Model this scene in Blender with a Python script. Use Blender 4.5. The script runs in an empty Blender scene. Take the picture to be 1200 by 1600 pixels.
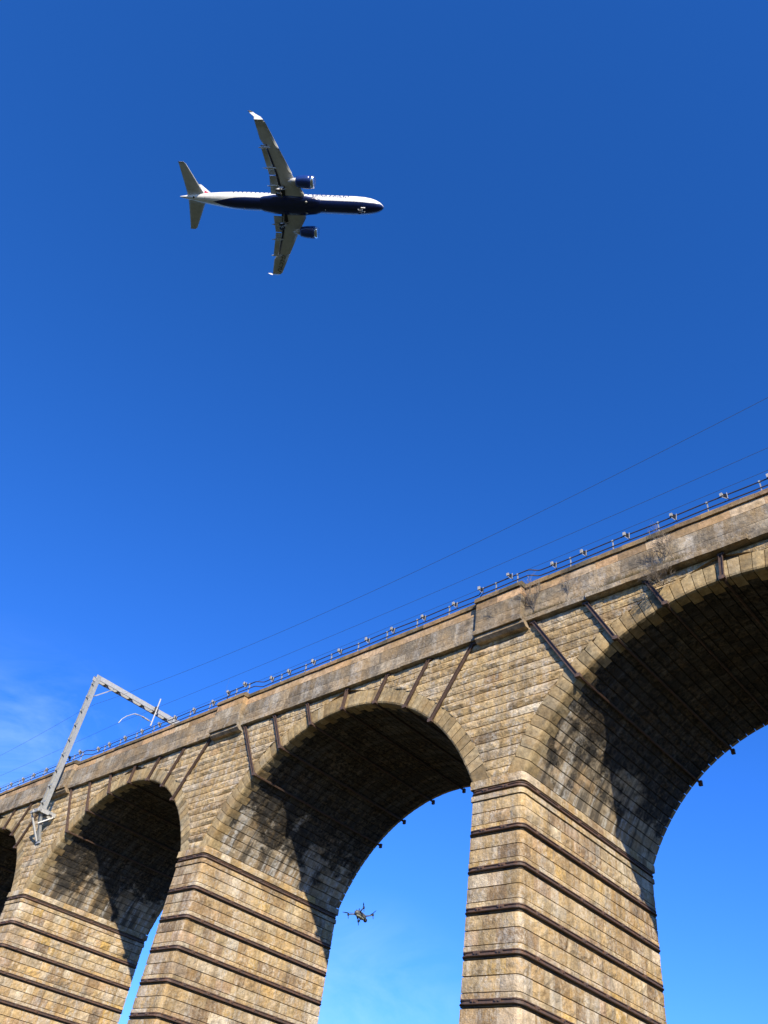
import bpy, math, random
from mathutils import Vector, Matrix, noise
R = math.radians
rnd = random.Random(11)
scene = bpy.context.scene
col = scene.collection
G = 12.9                      # height of the arch springing above the meadow

# ---------------------------------------------------------------- camera, world, sun, exposure
cam = bpy.data.cameras.new('camera'); camo = bpy.data.objects.new('camera', cam); col.objects.link(camo)
cam.sensor_fit = 'HORIZONTAL'; cam.sensor_width = 36.0; cam.lens = 36.0 * 1197.33 / 1200.0
cam.clip_start = 0.1; cam.clip_end = 6000
CAM = Vector((14.880, -19.841, -11.291 + G))
CR = Vector((0.73636226, 0.6619556, 0.13994785)); CF = Vector((-0.55575508, 0.47380291, 0.68311573)); CU = Vector((0.38588458, -0.58079737, 0.71677577))
m = Matrix((CR, CU, -CF)).transposed().to_4x4(); m.translation = CAM
camo.matrix_world = m
scene.camera = camo
scene.render.resolution_x = 768; scene.render.resolution_y = 1024

SUN = Vector((1.26, -1.0, 0.81)).normalized()
EL = math.asin(SUN.z); AZ = math.atan2(SUN.x, SUN.y)
world = bpy.data.worlds.new('World'); scene.world = world; world.use_nodes = True
nt = world.node_tree; nt.nodes.clear()
def wn(t, **k):
    n = nt.nodes.new(t)
    for a, b in k.items(): setattr(n, a, b)
    return n
sky = wn('ShaderNodeTexSky', sky_type='NISHITA'); sky.sun_disc = False
sky.sun_elevation = EL; sky.sun_rotation = AZ; sky.altitude = 50; sky.air_density = 1.0; sky.dust_density = 0.25; sky.ozone_density = 3.0
hs = wn('ShaderNodeHueSaturation'); hs.inputs['Saturation'].default_value = 1.22; hs.inputs['Hue'].default_value = 0.503
tint = wn('ShaderNodeMixRGB', blend_type='MULTIPLY'); tint.inputs['Fac'].default_value = 1; tint.inputs['Color2'].default_value = (.45, .86, 1.44, 1)   # a phone camera's deep blue
nt.links.new(sky.outputs[0], hs.inputs['Color']); nt.links.new(hs.outputs[0], tint.inputs['Color1'])
# thin cirrus low in the sky
tc = wn('ShaderNodeTexCoord'); mp = wn('ShaderNodeMapping'); mp.inputs['Scale'].default_value = (2.0, 3.4, 7.0); mp.inputs['Rotation'].default_value = (R(10), R(14), R(25))
nz = wn('ShaderNodeTexNoise'); nz.inputs['Scale'].default_value = 1.6; nz.inputs['Detail'].default_value = 9; nz.inputs['Roughness'].default_value = .6; nz.inputs['Distortion'].default_value = .7
nt.links.new(tc.outputs['Generated'], mp.inputs['Vector']); nt.links.new(mp.outputs[0], nz.inputs['Vector'])
cr = wn('ShaderNodeMapRange'); cr.inputs['From Min'].default_value = .40; cr.inputs['From Max'].default_value = .78; nt.links.new(nz.outputs['Fac'], cr.inputs['Value'])
def patch(d, c0, c1, k):
    dp = wn('ShaderNodeVectorMath', operation='DOT_PRODUCT'); nt.links.new(tc.outputs['Generated'], dp.inputs[0]); dp.inputs[1].default_value = Vector(d).normalized()
    r = wn('ShaderNodeMapRange', interpolation_type='SMOOTHSTEP'); nt.links.new(dp.outputs['Value'], r.inputs['Value'])
    for a, b in zip(('From Min', 'From Max', 'To Min', 'To Max'), (c0, c1, 0, k)): r.inputs[a].default_value = b
    return r
pa, pb = patch((-.915, .28, .27), .975, 1.0, .95), patch((-.70, .70, .135), .985, 1.0, .9)
pm = wn('ShaderNodeMath', operation='MAXIMUM'); nt.links.new(pa.outputs[0], pm.inputs[0]); nt.links.new(pb.outputs[0], pm.inputs[1])
mu = wn('ShaderNodeMath', operation='MULTIPLY'); nt.links.new(cr.outputs[0], mu.inputs[0]); nt.links.new(pm.outputs[0], mu.inputs[1])
mu2 = wn('ShaderNodeMath', operation='MULTIPLY'); nt.links.new(mu.outputs[0], mu2.inputs[0]); mu2.inputs[1].default_value = .38
mx = wn('ShaderNodeMixRGB'); nt.links.new(mu2.outputs[0], mx.inputs['Fac']); sc_ = wn('ShaderNodeSeparateColor'); cc_ = wn('ShaderNodeCombineColor'); pw_ = wn('ShaderNodeMath', operation='POWER'); pw_.inputs[1].default_value = .90
nt.links.new(tint.outputs[0], sc_.inputs[0]); nt.links.new(sc_.outputs[1], pw_.inputs[0])
nt.links.new(sc_.outputs[0], cc_.inputs[0]); nt.links.new(pw_.outputs[0], cc_.inputs[1]); nt.links.new(sc_.outputs[2], cc_.inputs[2]); nt.links.new(cc_.outputs[0], mx.inputs['Color1']); mx.inputs['Color2'].default_value = (4.4, 6.2, 7.6, 1)
bg = wn('ShaderNodeBackground'); bg.inputs['Strength'].default_value = 0.118
wo = wn('ShaderNodeOutputWorld'); nt.links.new(mx.outputs[0], bg.inputs['Color']); nt.links.new(bg.outputs[0], wo.inputs['Surface'])

sl = bpy.data.lights.new('sun', 'SUN'); sl.energy = 5.0; sl.angle = R(0.5); sl.color = (1.0, 0.885, 0.69)
so = bpy.data.objects.new('sun', sl); col.objects.link(so)
so.rotation_euler = SUN.to_track_quat('Z', 'Y').to_euler(); so.location = (30, -30, 60)
scene.view_settings.view_transform = 'Standard'; scene.view_settings.look = 'None'
scene.view_settings.exposure = 0.60; scene.view_settings.gamma = 1.0; scene.view_settings.use_curve_mapping = False

# ---------------------------------------------------------------- materials
def ramp(nt, stops):
    r = nt.nodes.new('ShaderNodeValToRGB'); e = r.color_ramp.elements
    while len(e) < len(stops): e.new(.5)
    for i, (p, c) in enumerate(stops):
        e[i].position = p; e[i].color = (c[0], c[1], c[2], 1)
    return r
class NB:
    def __init__(s, name):
        s.m = bpy.data.materials.new(name); s.m.use_nodes = True; s.nt = s.m.node_tree
        s.b = s.nt.nodes['Principled BSDF']; s.geo = s.nt.nodes.new('ShaderNodeNewGeometry')
    def noise(s, scale, detail=5, rough=.55, map=None, dist=0, vec=None):
        n = s.nt.nodes.new('ShaderNodeTexNoise'); n.inputs['Scale'].default_value = scale; n.inputs['Detail'].default_value = detail
        n.inputs['Roughness'].default_value = rough; n.inputs['Distortion'].default_value = dist
        src = vec or s.geo.outputs['Position']
        if map:
            mp = s.nt.nodes.new('ShaderNodeMapping'); mp.inputs['Scale'].default_value = map; s.nt.links.new(src, mp.inputs['Vector']); src = mp.outputs[0]
        s.nt.links.new(src, n.inputs['Vector']); return n.outputs['Fac']
    def rng(s, v, a, b, c=0., d=1.):
        n = s.nt.nodes.new('ShaderNodeMapRange'); s.nt.links.new(v, n.inputs['Value'])
        for k, x in zip(('From Min', 'From Max', 'To Min', 'To Max'), (a, b, c, d)): n.inputs[k].default_value = x
        return n.outputs[0]
    def mul(s, a, b, op='MULTIPLY'):
        n = s.nt.nodes.new('ShaderNodeMath'); n.operation = op
        for i, x in enumerate((a, b)):
            if isinstance(x, (int, float)): n.inputs[i].default_value = x
            else: s.nt.links.new(x, n.inputs[i])
        return n.outputs[0]
    def mix(s, f, a, b, mode='MIX'):
        n = s.nt.nodes.new('ShaderNodeMixRGB'); n.blend_type = mode
        for i, x in ((0, f), (1, a), (2, b)):
            if isinstance(x, (int, float)): n.inputs[i].default_value = x
            elif isinstance(x, tuple): n.inputs[i].default_value = (*x, 1)
            else: s.nt.links.new(x, n.inputs[i])
        return n.outputs[0]
    def bump(s, h, strength, dist, prev=None):
        n = s.nt.nodes.new('ShaderNodeBump'); n.inputs['Strength'].default_value = strength; n.inputs['Distance'].default_value = dist
        s.nt.links.new(h, n.inputs['Height'])
        if prev is not None: s.nt.links.new(prev, n.inputs['Normal'])
        return n.outputs[0]
    def done(s, c, rough=.9, nrm=None, metal=0., spec=.25):
        if isinstance(c, tuple): s.b.inputs['Base Color'].default_value = (*c, 1)
        else: s.nt.links.new(c, s.b.inputs['Base Color'])
        if isinstance(rough, (int, float)): s.b.inputs['Roughness'].default_value = rough
        else: s.nt.links.new(rough, s.b.inputs['Roughness'])
        s.b.inputs['Metallic'].default_value = metal; s.b.inputs['Specular IOR Level'].default_value = spec
        if nrm is not None: s.nt.links.new(nrm, s.b.inputs['Normal'])
        return s.m

def stone_mat(name, stops, dark=.5, darkc=(.045, .04, .035), white=.4, whitec=(.66, .60, .48), mott=(.52, 1.40), streak=0., smap=(.5, 3.4, .28), crown=False, bumpk=.8, big=.06, dark_thr=(.5, .66), white_thr=(.6, .7)):
    n = NB(name)
    at = n.nt.nodes.new('ShaderNodeAttribute'); at.attribute_name = 'tone'
    sp = n.nt.nodes.new('ShaderNodeSeparateColor'); n.nt.links.new(at.outputs['Color'], sp.inputs[0])
    rp = ramp(n.nt, stops); n.nt.links.new(sp.outputs[0], rp.inputs[0]); c = rp.outputs[0]
    mot = n.rng(n.noise(5.5, 8, .7), .32, .68, *mott)
    cm = n.nt.nodes.new('ShaderNodeCombineColor')
    for i in range(3): n.nt.links.new(mot, cm.inputs[i])
    c = n.mix(1.0, c, cm.outputs[0], 'MULTIPLY')
    hue = n.rng(n.noise(1.3, 5), .4, .65)
    c = n.mix(n.mul(hue, .5), c, (.36, .225, .085))
    br = n.rng(sp.outputs[1], 0, 1, .84, 1.12); cb = n.nt.nodes.new('ShaderNodeCombineColor')
    for i in range(3): n.nt.links.new(br, cb.inputs[i])
    c = n.mix(1.0, c, cb.outputs[0], 'MULTIPLY')
    # lime and lichen, pale
    w1 = n.rng(n.noise(1.5, 6, .7), white_thr[0] - .04, white_thr[1]); w2 = n.rng(n.noise(7, 7, .75), .46, .56)
    c = n.mix(n.mul(n.mul(w1, w2), white), c, whitec)
    # black crust
    dn = n.noise(.75, 7, .68, map=(1, 1, 1.4))
    if crown:      # soot, plus the vault's shade painted in: near black at the crown, ragged edge
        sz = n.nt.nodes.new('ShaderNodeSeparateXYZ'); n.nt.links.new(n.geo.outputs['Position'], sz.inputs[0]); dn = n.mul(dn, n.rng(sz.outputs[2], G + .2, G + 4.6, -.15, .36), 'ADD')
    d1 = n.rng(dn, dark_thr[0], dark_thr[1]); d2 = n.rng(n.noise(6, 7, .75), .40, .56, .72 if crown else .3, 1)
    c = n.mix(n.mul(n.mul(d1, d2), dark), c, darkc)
    if streak:
        s1 = n.rng(n.noise(1.0, 7, .62, map=smap), .485, .58); c = n.mix(n.mul(s1, streak * .8), c, (.045, .042, .038))
        s2 = n.rng(n.noise(1.0, 7, .66, map=(smap[0] * 1.2, smap[1] * 1.35, smap[2] * 1.2)), .50, .60); c = n.mix(n.mul(n.mul(s2, n.mul(n.rng(n.noise(7, 5, .7), .35, .6), n.rng(d1, 0, 1, 1, .12 if crown else 1))), streak * .95), c, (.58, .57, .53))
    h = n.noise(13, 9, .68); h3 = n.noise(5.5, 4, .6, map=(1, 1, 1.3)); h2 = n.noise(55, 5, .6)
    nr = n.bump(h3, bumpk, big) ; nr = n.bump(h, bumpk, .05, nr); nr = n.bump(h2, bumpk * .6, .012, nr)
    return n.done(c, .93, nr)

TAN = [(0, (.28, .195, .105)), (.16, (.42, .295, .145)), (.42, (.51, .365, .175)), (.62, (.57, .43, .23)), (.8, (.52, .41, .26)), (.92, (.64, .54, .37)), (1, (.53, .35, .17))]
M = {}
M['spandrel'] = stone_mat('rock faced sandstone', TAN, dark=.65, white=.7, streak=.35, smap=(2.4, 2.4, .3), mott=(.58, 1.35), bumpk=.9, big=.09, dark_thr=(.50, .66), white_thr=(.50, .64))
M['pier'] = stone_mat('pier sandstone', [(0, (.22, .15, .09)), (.12, (.38, .26, .135)), (.3, (.48, .335, .16)), (.5, (.53, .40, .215)), (.66, (.44, .35, .225)), (.78, (.60, .51, .36)), (.88, (.43, .29, .175)), (1, (.58, .385, .125))],
                      dark=.65, white=.5, bumpk=.9, big=.04, mott=(.56, 1.32), dark_thr=(.52, .70), white_thr=(.47, .60), whitec=(.68, .60, .46), streak=.36, smap=(1.8, 1.8, .26))
M['soffit'] = stone_mat('soot streaked and shaded vault stone', [(0, (.22, .18, .125)), (.5, (.42, .34, .23)), (.8, (.50, .42, .30)), (1, (.45, .32, .19))], dark=.98, darkc=(.009, .009, .009), white=.7, streak=.95, smap=(.30, 2.0, .20), mott=(.66, 1.25), crown=True, bumpk=.55, dark_thr=(.46, .56))
M['voussoir'] = stone_mat('dressed arch stone', [(0, (.20, .155, .085)), (.3, (.31, .235, .125)), (.6, (.40, .305, .16)), (.85, (.33, .275, .175)), (1, (.46, .36, .20))], dark=.45, white=.3, bumpk=.35)
M['parapet'] = stone_mat('weathered grey parapet', [(0, (.20, .165, .115)), (.4, (.29, .24, .17)), (.7, (.35, .30, .22)), (1, (.40, .31, .20))], dark=.8, white=.4, streak=.3, smap=(1.6, 1.6, .35), bumpk=.6, dark_thr=(.46, .64), darkc=(.07, .062, .052))
M['pink'] = stone_mat('pink ashlar', [(0, (.26, .18, .11)), (.35, (.40, .29, .18)), (.7, (.52, .335, .185)), (1, (.56, .46, .32))], dark=.6, white=.2, bumpk=.35, dark_thr=(.50, .7))
M['coping'] = stone_mat('mossy coping', [(0, (.085, .075, .05)), (.5, (.17, .13, .08)), (.8, (.25, .17, .10)), (1, (.33, .22, .13))], dark=.6, white=.15, bumpk=.5)
M['mortar'] = stone_mat('dark recessed mortar', [(0, (.06, .05, .038)), (1, (.10, .082, .06))], dark=.6, white=.15, bumpk=.5)
def metal_mat(name, c, c2, thr=(.45, .6), rough=.6, k=.8, metal=0.):
    n = NB(name); f = n.rng(n.noise(6, 6, .7), *thr); f2 = n.rng(n.noise(30, 4, .6), .4, .7, .75, 1.1)
    cc = n.mix(n.mul(f, k), c, c2)
    cm = n.nt.nodes.new('ShaderNodeCombineColor')
    for i in range(3): n.nt.links.new(f2, cm.inputs[i])
    cc = n.mix(1., cc, cm.outputs[0], 'MULTIPLY')
    return n.done(cc, rough, n.bump(n.noise(40, 4), .3, .01), metal, .4)
M['iron'] = metal_mat('dark painted iron', (.092, .064, .052), (.17, .088, .05), rough=.65)
M['rust'] = metal_mat('brown strap iron', (.105, .068, .050), (.055, .036, .030), rough=.6)
M['galv'] = metal_mat('galvanised steel', (.36, .375, .37), (.26, .27, .26), rough=.55, k=.6, metal=.15)
M['galv_light'] = metal_mat('pale galvanised steel', (.46, .47, .465), (.34, .34, .33), rough=.5, k=.5, metal=.1)
M['rail'] = metal_mat('dark handrail paint', (.045, .045, .05), (.09, .06, .05), rough=.5)
M['wire'] = metal_mat('wire copper oxide', (.07, .085, .09), (.05, .06, .06), rough=.6)
M['black'] = metal_mat('black plastic', (.012, .012, .014), (.02, .02, .02), rough=.5)
M['white'] = metal_mat('white grp', (.42, .42, .40), (.18, .17, .16), rough=.5, k=.5)
M['twig'] = metal_mat('bare twig bark', (.24, .195, .145), (.34, .29, .23), rough=.9)
M['drygrass'] = metal_mat('dry grass', (.17, .13, .06), (.09, .08, .04), rough=.9)

# ---------------------------------------------------------------- mesh helpers
WL = {}
def link(name, V, F, mat, parent=None, tone=None, smooth=False, origin=None, recenter=True):
    o3 = Vector(origin) if origin is not None else (sum((Vector(v) for v in V), Vector()) / len(V) if recenter else Vector((0, 0, 0)))
    me = bpy.data.meshes.new(name); me.from_pydata([tuple(Vector(v) - o3) for v in V], [], F)
    mats = mat if isinstance(mat, list) else [mat]
    for x in mats: me.materials.append(x)
    if tone is not None:
        at = me.color_attributes.new('tone', 'FLOAT_COLOR', 'POINT')
        if isinstance(tone, tuple): tone = [tone] * len(V)
        at.data.foreach_set('color', [x for t in tone for x in (*t, 1.0)])
    if smooth: me.polygons.foreach_set('use_smooth', [True] * len(me.polygons))
    me.update()
    o = bpy.data.objects.new(name, me); col.objects.link(o)
    pl = WL.get(parent.name, Vector()) if parent else Vector()
    o.parent = parent; o.location = o3 - pl; WL[o.name] = o3
    return o
def thing(name, label, cat, loc=(0, 0, 0), group=None):
    o = bpy.data.objects.new(name, None); col.objects.link(o); o.location = loc; WL[o.name] = Vector(loc)
    o['label'] = label; o['category'] = cat
    if group: o['group'] = group
    o.empty_display_size = .3
    return o
class MB:
    def __init__(s): s.V = []; s.F = []; s.T = []
    def add(s, V, F, tone=None):
        b = len(s.V); s.V += [tuple(v) for v in V]; s.F += [tuple(i + b for i in f) for f in F]
        if tone is not None: s.T += [tone] * len(V)
    def box(s, c, d, rot=None, tone=None):
        V = [Vector((x * d[0] / 2, y * d[1] / 2, z * d[2] / 2)) for x in (-1, 1) for y in (-1, 1) for z in (-1, 1)]
        if rot is not None: V = [rot @ v for v in V]
        s.add([v + Vector(c) for v in V], [(0, 1, 3, 2), (4, 6, 7, 5), (0, 4, 5, 1), (2, 3, 7, 6), (0, 2, 6, 4), (1, 5, 7, 3)], tone)
    def bar(s, a, b, w, h, up=(0, 0, 1)):
        a = Vector(a); b = Vector(b); d = b - a; L = d.length; x = d / L; u = Vector(up)
        y = u.cross(x)
        if y.length < 1e-4: y = Vector((0, 1, 0)).cross(x)
        y.normalize(); z = x.cross(y)
        s.box((a + b) / 2, (L, w, h), Matrix((x, y, z)).transposed())
    def tube(s, pts, r, n=6, caps=True):
        pts = [Vector(p) for p in pts]; rr = r if isinstance(r, (list, tuple)) else [r] * len(pts)
        V = []; F = []
        for i, p in enumerate(pts):
            d = (pts[min(i + 1, len(pts) - 1)] - pts[max(i - 1, 0)]).normalized()
            a = d.cross(Vector((0, 0, 1)))
            if a.length < .05: a = d.cross(Vector((0, 1, 0)))
            a.normalize(); b = d.cross(a)
            for k in range(n):
                t = 2 * math.pi * k / n; V.append(p + (a * math.cos(t) + b * math.sin(t)) * rr[i])
        for i in range(len(pts) - 1):
            for k in range(n):
                F.append((i * n + k, i * n + (k + 1) % n, (i + 1) * n + (k + 1) % n, (i + 1) * n + k))
        if caps: F.append(tuple(range(n - 1, -1, -1))); F.append(tuple((len(pts) - 1) * n + k for k in range(n)))
        s.add(V, F)
    def lathe(s, prof, o, axis, n=16):       # prof: (distance along axis, radius)
        o = Vector(o); ax = Vector(axis).normalized(); a = ax.cross(Vector((0, 0, 1)))
        if a.length < .05: a = ax.cross(Vector((0, 1, 0)))
        a.normalize(); b = ax.cross(a); V = []; F = []
        for (t, r) in prof:
            for k in range(n):
                q = 2 * math.pi * k / n; V.append(o + ax * t + (a * math.cos(q) + b * math.sin(q)) * r)
        for i in range(len(prof) - 1):
            for k in range(n): F.append((i * n + k, i * n + (k + 1) % n, (i + 1) * n + (k + 1) % n, (i + 1) * n + k))
        F.append(tuple(range(n - 1, -1, -1))); F.append(tuple((len(prof) - 1) * n + k for k in range(n)))
        s.add(V, F)
    def build(s, name, mat, parent=None, smooth=False, origin=None, recenter=True):
        return link(name, s.V, s.F, mat, parent, s.T if s.T else None, smooth, origin, recenter)

# ---------------------------------------------------------------- ground
gm = NB('meadow grass'); gc = gm.mix(gm.rng(gm.noise(.05, 6), .4, .6), (.032, .042, .016), (.06, .058, .026))
gc = gm.mix(gm.mul(gm.rng(gm.noise(4, 6, .7), .45, .7), .5), gc, (.03, .04, .016)); gm_ = gm.done(gc, .95, gm.bump(gm.noise(9, 8, .7), .8, .15))
V = []; F = []; N = 60
def gpos(i): t = (i / (N / 2) - 1); return math.copysign(abs(t) ** 2.6, t) * 2500
for i in range(N + 1):
    for j in range(N + 1):
        x, y = gpos(i), gpos(j); d = max(0, math.hypot(x, y) - 60)
        V.append((x, y, .25 * noise.noise((x * .08, y * .08, 0)) * min(1, d / 30) + min(60, d * .01) * (noise.noise((x * .003, y * .003, 3)))))
for i in range(N):
    for j in range(N): a = i * (N + 1) + j; F.append((a, a + N + 1, a + N + 2, a + 1))
g = link('ground', V, F, gm_, recenter=False, smooth=True); g['kind'] = 'structure'
g['label'] = 'rough meadow grass beneath the viaduct'

# ---------------------------------------------------------------- viaduct
S = 17.0; W = 1.0; T = 8.476; RA = 8.075; ZC = -2.793; ZSP = 0.40
TOP = 6.23
A0 = math.asin((ZSP - ZC) / RA); NV = 51; DA = (math.pi - 2 * A0) / NV
PIERS = [34, 17, 0, -17, -34, -51, -68]; ARCHES = [25.5, 8.5, -8.5, -25.5, -42.5, -59.5]
via = thing('railway_viaduct', 'tall sandstone railway viaduct of round arches banded with dark iron rails', 'viaduct')
stones = {}        # name -> list of (V, F, tone, mat, parent)
def toW(v): return Vector((v[0], v[1], v[2] + G))
def grid_stone(name, P, Nn, rough, mat, parent, edge=.016, deep=.11, tone=None, base=0., amp_in=1.0, soft=False):
    """P[i][j] outline grid on the joint plane, Nn the outward normals; the inside of the grid stands proud"""
    ni, nj = len(P), len(P[0]); V = []; F = []
    prd = rnd.uniform(.55, 1.0) * rough + base
    for i in range(ni):
        for j in range(nj):
            p = Vector(P[i][j]); n = Vector(Nn[i][j])
            bord = (i in (0, ni - 1) and not soft) or j in (0, nj - 1)
            if bord: h = base + rnd.uniform(-.3, .5) * edge + (0.25 * rough * rnd.random())
            else: h = prd * (.8 if i in (0, ni - 1) else 1) + rnd.uniform(-.45, .6) * rough * amp_in
            V.append(toW(p + n * h))
    k = len(V); ring = [(i, 0) for i in range(ni)] + [(ni - 1, j) for j in range(1, nj)] + [(i, nj - 1) for i in range(ni - 2, -1, -1)] + [(0, j) for j in range(nj - 2, 0, -1)]
    for (i, j) in ring: V.append(toW(Vector(P[i][j]) - Vector(Nn[i][j]) * deep))
    for i in range(ni - 1):
        for j in range(nj - 1): F.append((i * nj + j, (i + 1) * nj + j, (i + 1) * nj + j + 1, i * nj + j + 1))
    L = len(ring)
    for a in range(L):
        b = (a + 1) % L; (i, j), (i2, j2) = ring[a], ring[b]
        F.append((i * nj + j, k + a, k + b, i2 * nj + j2))
    tone = tone or (rnd.random(), rnd.random(), rnd.random())
    # weight: projected size in the photograph
    c = sum((Vector(v) for v in V[:ni * nj]), Vector()) / (ni * nj); d = c - CAM
    nn = Vector(Nn[ni // 2][nj // 2]); area = (Vector(P[-1][0]) - Vector(P[0][0])).length * (Vector(P[0][-1]) - Vector(P[0][0])).length
    z = d.dot(CF); u = 600 + 1197 * d.dot(CR) / z if z > 0 else -9e9; v = 800 - 1197 * d.dot(CU) / z if z > 0 else -9e9
    facing = -nn.dot(d) / d.length
    w = area * facing / z ** 2 if (z > 0 and facing > 0.02 and -10 < u < 1210 and -10 < v < 1610) else -1
    stones.setdefault(name, []).append((w, V, F, tone, mat, parent))
def lin(a, b, n): return [a + (b - a) * i / (n - 1) for i in range(n)]
def flat_stone(name, a0, a1, b0, b1, z0, z1, fn, nrm, rough, mat, parent, step=.2, gap=(.010, .014), nj=4, **kw):
    """a0..a1 bottom edge, b0..b1 top edge along the wall; fn(s) -> (x,y)"""
    a0 += gap[0]; b0 += gap[0]; a1 -= gap[0]; b1 -= gap[0]; z0 += gap[1]; z1 -= gap[1]
    if a1 - a0 < .04 and b1 - b0 < .04: return
    if a1 < a0: a0 = a1 = (a0 + a1) / 2
    if b1 < b0: b0 = b1 = (b0 + b1) / 2
    n = max(3, min(6, int(max(a1 - a0, b1 - b0) / step) + 2))
    P = []; Nn = []
    for i in range(n):
        t = i / (n - 1); colp = []
        for j in range(nj):
            s = j / (nj - 1); u = (a0 + (a1 - a0) * t) * (1 - s) + (b0 + (b1 - b0) * t) * s
            if 0 < i < n - 1: u += rnd.uniform(-.02, .02)
            x, y = fn(u); colp.append((x, y, z0 + (z1 - z0) * s))
        P.append(colp); Nn.append([nrm] * nj)
    grid_stone(name, P, Nn, rough, mat, parent, **kw)
def splits(a, b, lo, hi):
    L = b - a
    if L <= hi: return [a, b]
    n = max(1, round(L / ((lo + hi) / 2))); xs = [a]
    wts = [rnd.uniform(lo, hi) for _ in range(n)]; s = sum(wts)
    for w in wts: xs.append(xs[-1] + w / s * L)
    xs[-1] = b; return xs

# --- arch bays: hidden core, front and back wall, vault
RE = RA + .66
def xe(z, r=RE):
    q = r * r - (z - ZC) ** 2; return math.sqrt(q) if q > 0 else 0.
bay = {}
def core_bay(xc):
    V = []; F = []; rc = RA + .07; n = 40
    a0 = math.asin((.3 - ZC) / rc)
    xs = [(-8.5, .3)] + [(rc * math.cos(math.pi - a0 - (math.pi - 2 * a0) * i / n), ZC + rc * math.sin(a0 + (math.pi - 2 * a0) * i / n)) for i in range(n + 1)] + [(8.5, .3)]
    y0, y1, zt = .075, T - .075, 6.9
    for x, z in xs:
        for y in (y0, y1): V.append((xc + x, y, z + G)); V.append((xc + x, y, zt + G))
    for i in range(len(xs) - 1):
        a, b = i * 4, i * 4 + 4
        F += [(a, b, b + 1, a + 1), (a + 2, a + 3, b + 3, b + 2), (a, a + 2, b + 2, b), (a + 1, b + 1, b + 3, a + 3)]
    return link('arch_bay', V, F, M['mortar'], via, (.5, .5, .5))
for xc in ARCHES: bay[xc] = core_bay(xc)

def front(u): return (u, 0.0)
def back(u): return (u, T)
# front spandrel stones, course by course across each pier head
zs = [ZSP]
while zs[-1] < TOP - .2: zs.append(zs[-1] + rnd.uniform(.31, .37))
sc = (TOP - ZSP) / (zs[-1] - ZSP); zs = [ZSP + (z - ZSP) * sc for z in zs]
for xp in PIERS:
    if xp == 34: continue
    for k in range(len(zs) - 1):
        z0, z1 = zs[k], zs[k + 1]
        la0, lb0 = (xp - 8.5) + xe(z0), (xp - 8.5) + xe(z1)
        ra0, rb0 = (xp + 8.5) - xe(z0), (xp + 8.5) - xe(z1)
        xsp = splits(max(la0, lb0) if xe(z0) - xe(z1) < 1.5 else lb0, min(ra0, rb0) if xe(z0) - xe(z1) < 1.5 else rb0, .7, 1.6)
        n = len(xsp) - 1
        if xe(z0) - xe(z1) < 1.5: pairs = [((la0 if i == 0 else xsp[i]), (ra0 if i == n - 1 else xsp[i + 1]), (lb0 if i == 0 else xsp[i]), (rb0 if i == n - 1 else xsp[i + 1])) for i in range(n)]
        else: pairs = [(min(max(xsp[i], la0), ra0), max(min(xsp[i + 1], ra0), la0), xsp[i], xsp[i + 1]) for i in range(n)]
        for (a0, a1, b0, b1) in pairs:
            if b1 - b0 < .03 and a1 - a0 < .03: continue
            par = bay[min(ARCHES, key=lambda c: abs(c - (a0 + a1) / 2))]
            flat_stone('spandrel_stone', a0, a1, b0, b1, z0, z1, front, (0, -1, 0), rnd.choice((.028, .045, .065)), M['spandrel'], par, step=.19, gap=(.003, .016), deep=.09, nj=4, soft=True, tone=(min(1, max(0, rnd.gauss(.55, .22))), rnd.random(), rnd.random()))
# back face: longer plain courses
for xp in PIERS:
    for k in range(0, len(zs) - 1):
        z0, z1 = zs[k], zs[k + 1]
        a0, a1 = (xp - 8.5) + xe(z0), (xp + 8.5) - xe(z0)
        if xp == 34: continue
        xsp = splits(a0, a1, 1.2, 2.0)
        for i in range(len(xsp) - 1):
            par = bay[min(ARCHES, key=lambda c: abs(c - xsp[i]))]
            flat_stone('rear_wall_stone', xsp[i], xsp[i + 1], xsp[i], xsp[i + 1], z0, z1, back, (0, 1, 0), .03, M['spandrel'], par, step=.6, nj=3, deep=.09)

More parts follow.
